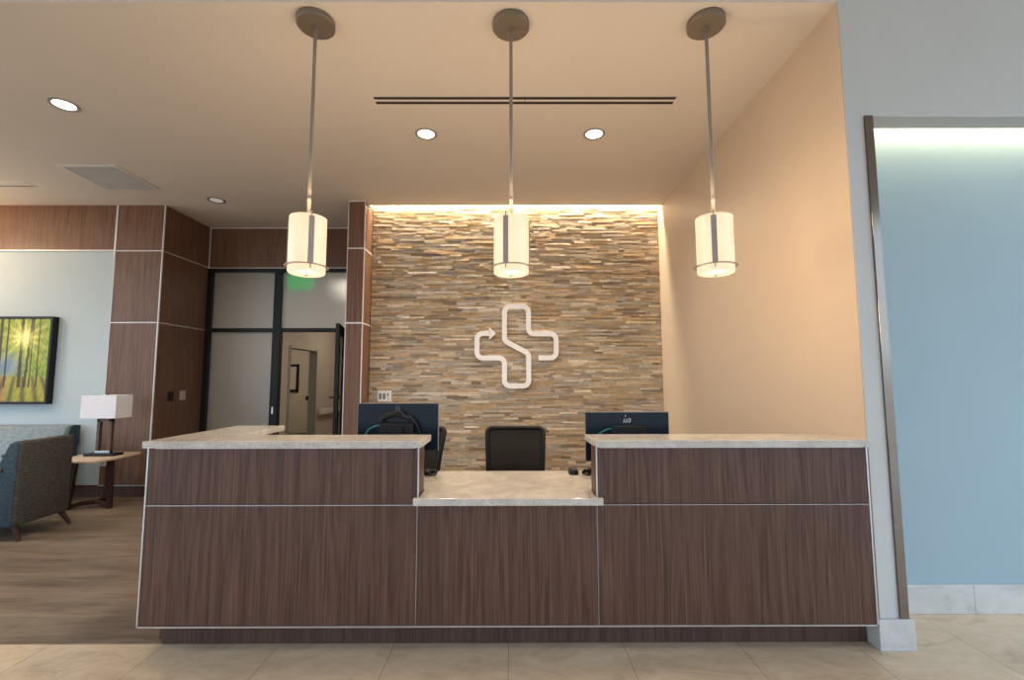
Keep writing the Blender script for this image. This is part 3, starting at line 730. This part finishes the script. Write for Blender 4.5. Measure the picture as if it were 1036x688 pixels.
# ------------------------------------------------------------------ waiting corner on the left
def forest():
    X0, X1, Z0, Z1 = -7.25, -5.675, 1.150, 2.165
    r = random.Random(11); N, K = 210, 130
    trunks = []
    for x, w in ((-5.80, .014), (-5.885, .016), (-5.93, .026), (-6.015, .036), (-6.19, .018), (-6.275, .036), (-6.42, .03), (-6.55, .02), (-6.7, .04), (-6.86, .025), (-7.02, .04), (-7.15, .02)):
        trunks.append((x, w, r.uniform(-.06, .06)))
    sun = (-5.985, 1.93)
    def col(x, z):
        u = (z-Z0)/(Z1-Z0)
        h = math.sin(x*37+z*23)*math.sin(x*61-z*47)*.5 + math.sin(x*113+z*91)*.25 + r.uniform(-.14, .14)
        if u > .30:
            c = Vector((.20+.16*h, .30+.16*h, .02))
            d = max(0, 1-abs(x+6.17)/.24)*max(0, 1-abs(u-.43)/.20)
            c = c.lerp(Vector((.13, .22, .34)), min(1, d*1.5))
        else:
            g = .5+.5*math.sin((x+5.99)/(2.05-z)*34)
            k = max(0, min(1, (x+6.22)/.1))
            path = Vector((.36+.1*h, .17+.05*h, .06)); grass = Vector((.34+.1*h, .33+.1*h, .03))
            c = path.lerp(grass, k).lerp(Vector((.035, .035, .012)), .8*g*g)
        dx, dz = x-sun[0], z-sun[1]; d = math.hypot(dx, dz); a = math.atan2(dz, dx)
        ray = (.5+.5*math.sin(a*13+.6))**2
        c = c + Vector((1.0, .78, .32))*(math.exp(-d*d*90)*1.0 + math.exp(-d*4.2)*.45*ray + .18*math.exp(-d*3))
        for tx, w, sl in trunks:
            cx = tx+sl*(z-1.6)
            if abs(x-cx) < w/2*(1+.35*(1-u)) and u > .17: c = Vector((.055, .030, .014)).lerp(c, .10+.55*math.exp(-d*d*60))
        return tuple(min(.95, max(.01, k)) for k in c)
    bm = B(); lay = bm.loops.layers.float_color.new('Col'); vs = []
    for j in range(K+1): vs.append([bm.verts.new((X0+(X1-X0)*i/N, 5.628, Z0+(Z1-Z0)*j/K)) for i in range(N+1)])
    for j in range(K):
        for i in range(N):
            f = bm.faces.new((vs[j][i], vs[j][i+1], vs[j+1][i+1], vs[j+1][i]))
            c = col(X0+(X1-X0)*(i+.5)/N, Z0+(Z1-Z0)*(j+.5)/K)
            for l in f.loops: l[lay] = (*c, 1)
    t = thing('framed_picture', 'large black framed picture of a sunlit forest on the pale wall', 'picture', (-6.45, 5.70, 1.65))
    bmesh.ops.translate(bm, verts=bm.verts, vec=(6.45, -5.70, -1.65))
    link('print', bm, M['print'], t)
    fx0, fx1, fz0, fz1 = X0-.03+6.45, X1+.03+6.45, Z0-.03-1.65, Z1+.03-1.65
    for a, b in (((fx0, -.08, fz0), (fx1, 0, fz0+.03)), ((fx0, -.08, fz1-.03), (fx1, 0, fz1)), ((fx0, -.08, fz0+.03), (fx0+.03, 0, fz1-.03)), ((fx1-.03, -.08, fz0+.03), (fx1, 0, fz1-.03))):
        pbox('frame', a, b, M['blackalu'], t, .002)
forest()

# sofa against the wall
t = thing('sofa', 'pale teal heather sofa against the wall under the forest picture', 'sofa', (-6.15, 5.25, 0))
SX = 6.15
def sp(n, poly, y0, y1, m, ax='x', bev=.02): link(n, prism(B(), poly, ax, y0, y1, bev), M[m], t, 50)
back = [(.40, .25), (.42, .60), (.40, .872), (.30, .878), (.24, .86), (.10, .44), (.12, .25)]
sp('backrest', back, -1.0, .90, 'sofafab')
link('seat_base', box(B(), (-1.0, -.36, .14), (.84, .40, .30), .02), M['sofafab'], t, 50)
for k in range(2): link('seat_cushion', box(B(), (-.98+.91*k, -.40, .30), (-.98+.91*k+.90, .16, .45), .035, 3), M['sofafab'], t, 50)
for s0, s1 in ((-1.06, -1.0), (.84, .905)):
    link('arm_panel', prism(B(), [(.40, .12), (.40, .63), (-.36, .60), (-.36, .12)], 'x', s0, s1, .012), M['chairdaylit'], t, 50)
    link('arm_cap', box(B(), (s0-.01, -.38, .605), (s1+.01, .30, .637), .01), M['darkwood'], t, 50)
sp('back_end', [(.405, .62), (.41, .868), (.33, .874), (.29, .85), (.24, .62)], .885, .915, 'chairdaylit', bev=.008)
for x in (-.95, .82):
    for y in (-.30, .34): link('leg', cyl(B(), (x, y, .14), (x*1.02, y*1.04, 0), .024, .014, 16), M['redwood'], t, 40)

# armchair seen from behind
t = thing('armchair', 'grey woven armchair seen from behind at left, facing the picture wall side', 'armchair', (-4.732, 4.395, 0), math.radians(3.0))
link('backrest', prism(B(), [(.36, .125), (.362, .50), (.372, .855), (.34, .872), (.28, .862), (.10, .40), (.10, .125)], 'y', -.265, .265, .018), M['chairfab'], t, 50)
for s in (-1, 1):
    a, b = sorted((s*.262, s*.272)); link('back_side', prism(B(), [(.340, .13), (.342, .50), (.352, .845), (.33, .860), (.275, .850), (.09, .42), (.09, .13)], 'y', a, b, .004), M['chairdaylit'], t, 50)
    a, b = sorted((s*.215, s*.27)); link('arm_panel', prism(B(), [(.20, .12), (.24, .60), (-.36, .57), (-.38, .12)], 'y', a, b, .012), M['chairdaylit'], t, 50)
    a, b = sorted((s*.20, s*.285)); link('arm_cap', prism(B(), [(.235, .60), (.235, .632), (-.40, .602), (-.40, .57)], 'y', a, b, .008), M['darkwood'], t, 50)
link('seat_base', box(B(), (-.36, -.215, .14), (.14, .215, .30), .02), M['chairdaylit'], t, 50)
link('seat_cushion', box(B(), (-.39, -.21, .30), (.16, .21, .46), .035, 3), M['chairdaylit'], t, 50)
for x in (-.31, .32):
    for s in (-1, 1): link('leg', cyl(B(), (x, s*.22, .135), (x+(.08 if x > 0 else -.05), s*.25, 0), .026, .013, 16), M['redwood'], t, 40)

# side table with a bent-wood base
TX, TY = -4.60, 5.16
t = thing('side_table', 'small side table with pale rounded top and dark bent legs by the walnut pillar', 'table', (TX, TY, 0))
poly = fillet([Vector((x-TX, y-TY, 0)) for x, y in ((-4.79, 5.00), (-4.875, 5.40), (-4.74, 5.50), (-4.30, 5.46), (-4.265, 5.05), (-4.31, 4.83), (-4.50, 4.83))], .07, 6, True)
link('tabletop', prism(B(), [(p.x, p.y) for p in poly], 'z', .552, .575, .006), M['maple'], t, 30)
LG = [(-4.71, 5.05, -4.84, 5.14), (-4.42, 5.16, -4.43, 5.20), (-4.62, 5.40, -4.70, 5.46)]
for xt, yt, xb, yb in LG:
    a = Vector((xt-TX, yt-TY, .545)); b = Vector((xb-TX, yb-TY, 0)); bm = B()
    box(bm, (-.03, -.014, 0), (.03, .014, .545))
    for v in bm.verts:
        k = v.co.z/.545; c = b.lerp(a, k); v.co = Vector((c.x+v.co.x*(.9+.3*k), c.y+v.co.y, v.co.z))
    link('leg', bm, M['redwood'], t)
cen = Vector((-4.65-TX, 5.28-TY, 0))
for xt, yt, xb, yb in LG:
    a = Vector((xb-TX, yb-TY, .03)); c = cen + Vector((0, 0, .05)); link('stretcher', tube(B(), [a, a.lerp(c, .5)+Vector((0, 0, .012)), c], .024, 8), M['redwood'], t, 60)

# table lamp
t = thing('table_lamp', 'table lamp with white box shade and open wooden frame on the side table', 'lamp', (-4.535, 5.20, .575))
pbox('base', (-.165, -.07, 0), (.165, .07, .028), M['blackplastic'], t, .004)
for s in (-1, 1): pbox('post', (s*.066-.017, -.02, .028), (s*.066+.017, .02, .42), plain('bronze_wood', (.10, .06, .035), .4, .2) if s < 0 else bpy.data.materials['bronze_wood'], t, .003)
pbox('crossbar', (-.083, -.02, .37), (.083, .02, .42), bpy.data.materials['bronze_wood'], t, .003)
pbox('foot_block', (-.083, -.025, .028), (.083, .025, .052), M['alu'], t, .003)
bm = B(); w, d, z0, z1 = .193, .112, .415, .668
for a, b in (((-w, -d), (w, -d+.004)), ((-w, d-.004), (w, d)), ((-w, -d+.004), (-w+.004, d-.004)), ((w-.004, -d+.004), (w, d-.004))): box(bm, (*a, z0), (*b, z1))
link('lamp_shade', bm, M['lampshade'], t)
pbox('shade_spider', (-w+.004, -.004, z1-.03), (w-.004, .004, z1-.024), M['nickel'], t); link('finial', cyl(B(), (0, 0, z1-.026), (0, 0, z1+.014), .006, n=12), M['blackplastic'], t)

# ------------------------------------------------------------------ light
# LED strip in the ceiling slot above the stone, and in the niche head
light('AREA', 'stone_cove_strip', ((XR-1.80)/2, 5.765, H+.33), 130, (1, .83, .60), (0, 0, 0), shape='RECTANGLE', size=3.6, size_y=.08)
light('AREA', 'niche_cove_strip', (4.2, 2.84, 3.10), 26, (1, .80, .50), (math.radians(15), 0, 0), shape='RECTANGLE', size=4.2, size_y=.05)
light('AREA', 'corridor_light', (-2.75, 7.9, 3.015), 17, (1, .88, .72), (0, 0, 0), shape='SQUARE', size=.55)
light('AREA', 'corridor_light', (-3.2, 10.6, 3.015), 17, (1, .88, .72), (0, 0, 0), shape='SQUARE', size=.55)
light('AREA', 'room_light', (-5.8, 10.5, 3.015), 30, (1, .88, .72), (0, 0, 0), shape='SQUARE', size=.8)

light('POINT', 'waiting_lamp', (-7.2, 4.6, 3.1), 85, (1, .66, .36), shadow_soft_size=.12)
for x in (-2.6, 0, 2.6): light('SPOT', 'lobby_lamp', (x, 1.2, 4.43), 32, (1, .80, .58), spot_size=math.radians(95), spot_blend=1, shadow_soft_size=.08)
w = bpy.data.worlds.new('daylight'); SC.world = w; w.use_nodes = True
nt = w.node_tree; bg = nt.nodes['Background']
tc = node(nt, 'ShaderNodeTexCoord'); sep = node(nt, 'ShaderNodeSeparateXYZ'); nt.links.new(tc.outputs['Generated'], sep.inputs[0])
mr = node(nt, 'ShaderNodeMapRange'); mr.inputs['From Min'].default_value = -.25; mr.inputs['From Max'].default_value = .5; nt.links.new(sep.outputs['Z'], mr.inputs['Value'])
r = ramp(nt, [(0, (.30, .30, .30)), (.32, (.42, .47, .52)), (.4, (.72, .86, 1.0)), (1, (.55, .76, 1.0))]); nt.links.new(mr.outputs['Result'], r.inputs['Fac'])
nt.links.new(r.outputs['Color'], bg.inputs['Color']); bg.inputs['Strength'].default_value = 2.9

# ------------------------------------------------------------------ camera
f, pi_, ya, ro = 463.14, .0863, .0028, -.0017
def cam_vec(X, u, d):
    Y = -u; cr, sr = math.cos(ro), math.sin(ro); X, Y = cr*X+sr*Y, -sr*X+cr*Y
    cp, sn = math.cos(pi_), math.sin(pi_); u = -Y
    y = cp*d-sn*u; z = sn*d+cp*u
    cy, sy = math.cos(ya), math.sin(ya)
    return Vector((cy*X+sy*y, -sy*X+cy*y, z))
cam = bpy.data.cameras.new('camera'); co = bpy.data.objects.new('camera', cam); C.objects.link(co)
R_, U_, F_ = cam_vec(1, 0, 0), cam_vec(0, 1, 0), cam_vec(0, 0, 1)
m = Matrix((R_, U_, -F_)).transposed().to_4x4(); m.translation = (0, 0, 1.4077)
co.matrix_world = m
cam.sensor_fit = 'HORIZONTAL'; cam.sensor_width = 36; cam.lens = f/1036*36; cam.clip_start = .05
SC.camera = co
vs = SC.view_settings
vs.view_transform = 'Standard'; vs.look = 'None'; vs.exposure = 0; vs.gamma = 1; vs.use_curve_mapping = False
SC.cycles.use_denoising = True; SC.cycles.max_bounces = 8; SC.cycles.sample_clamp_indirect = 6; SC.cycles.caustics_reflective = False; SC.cycles.caustics_refractive = False
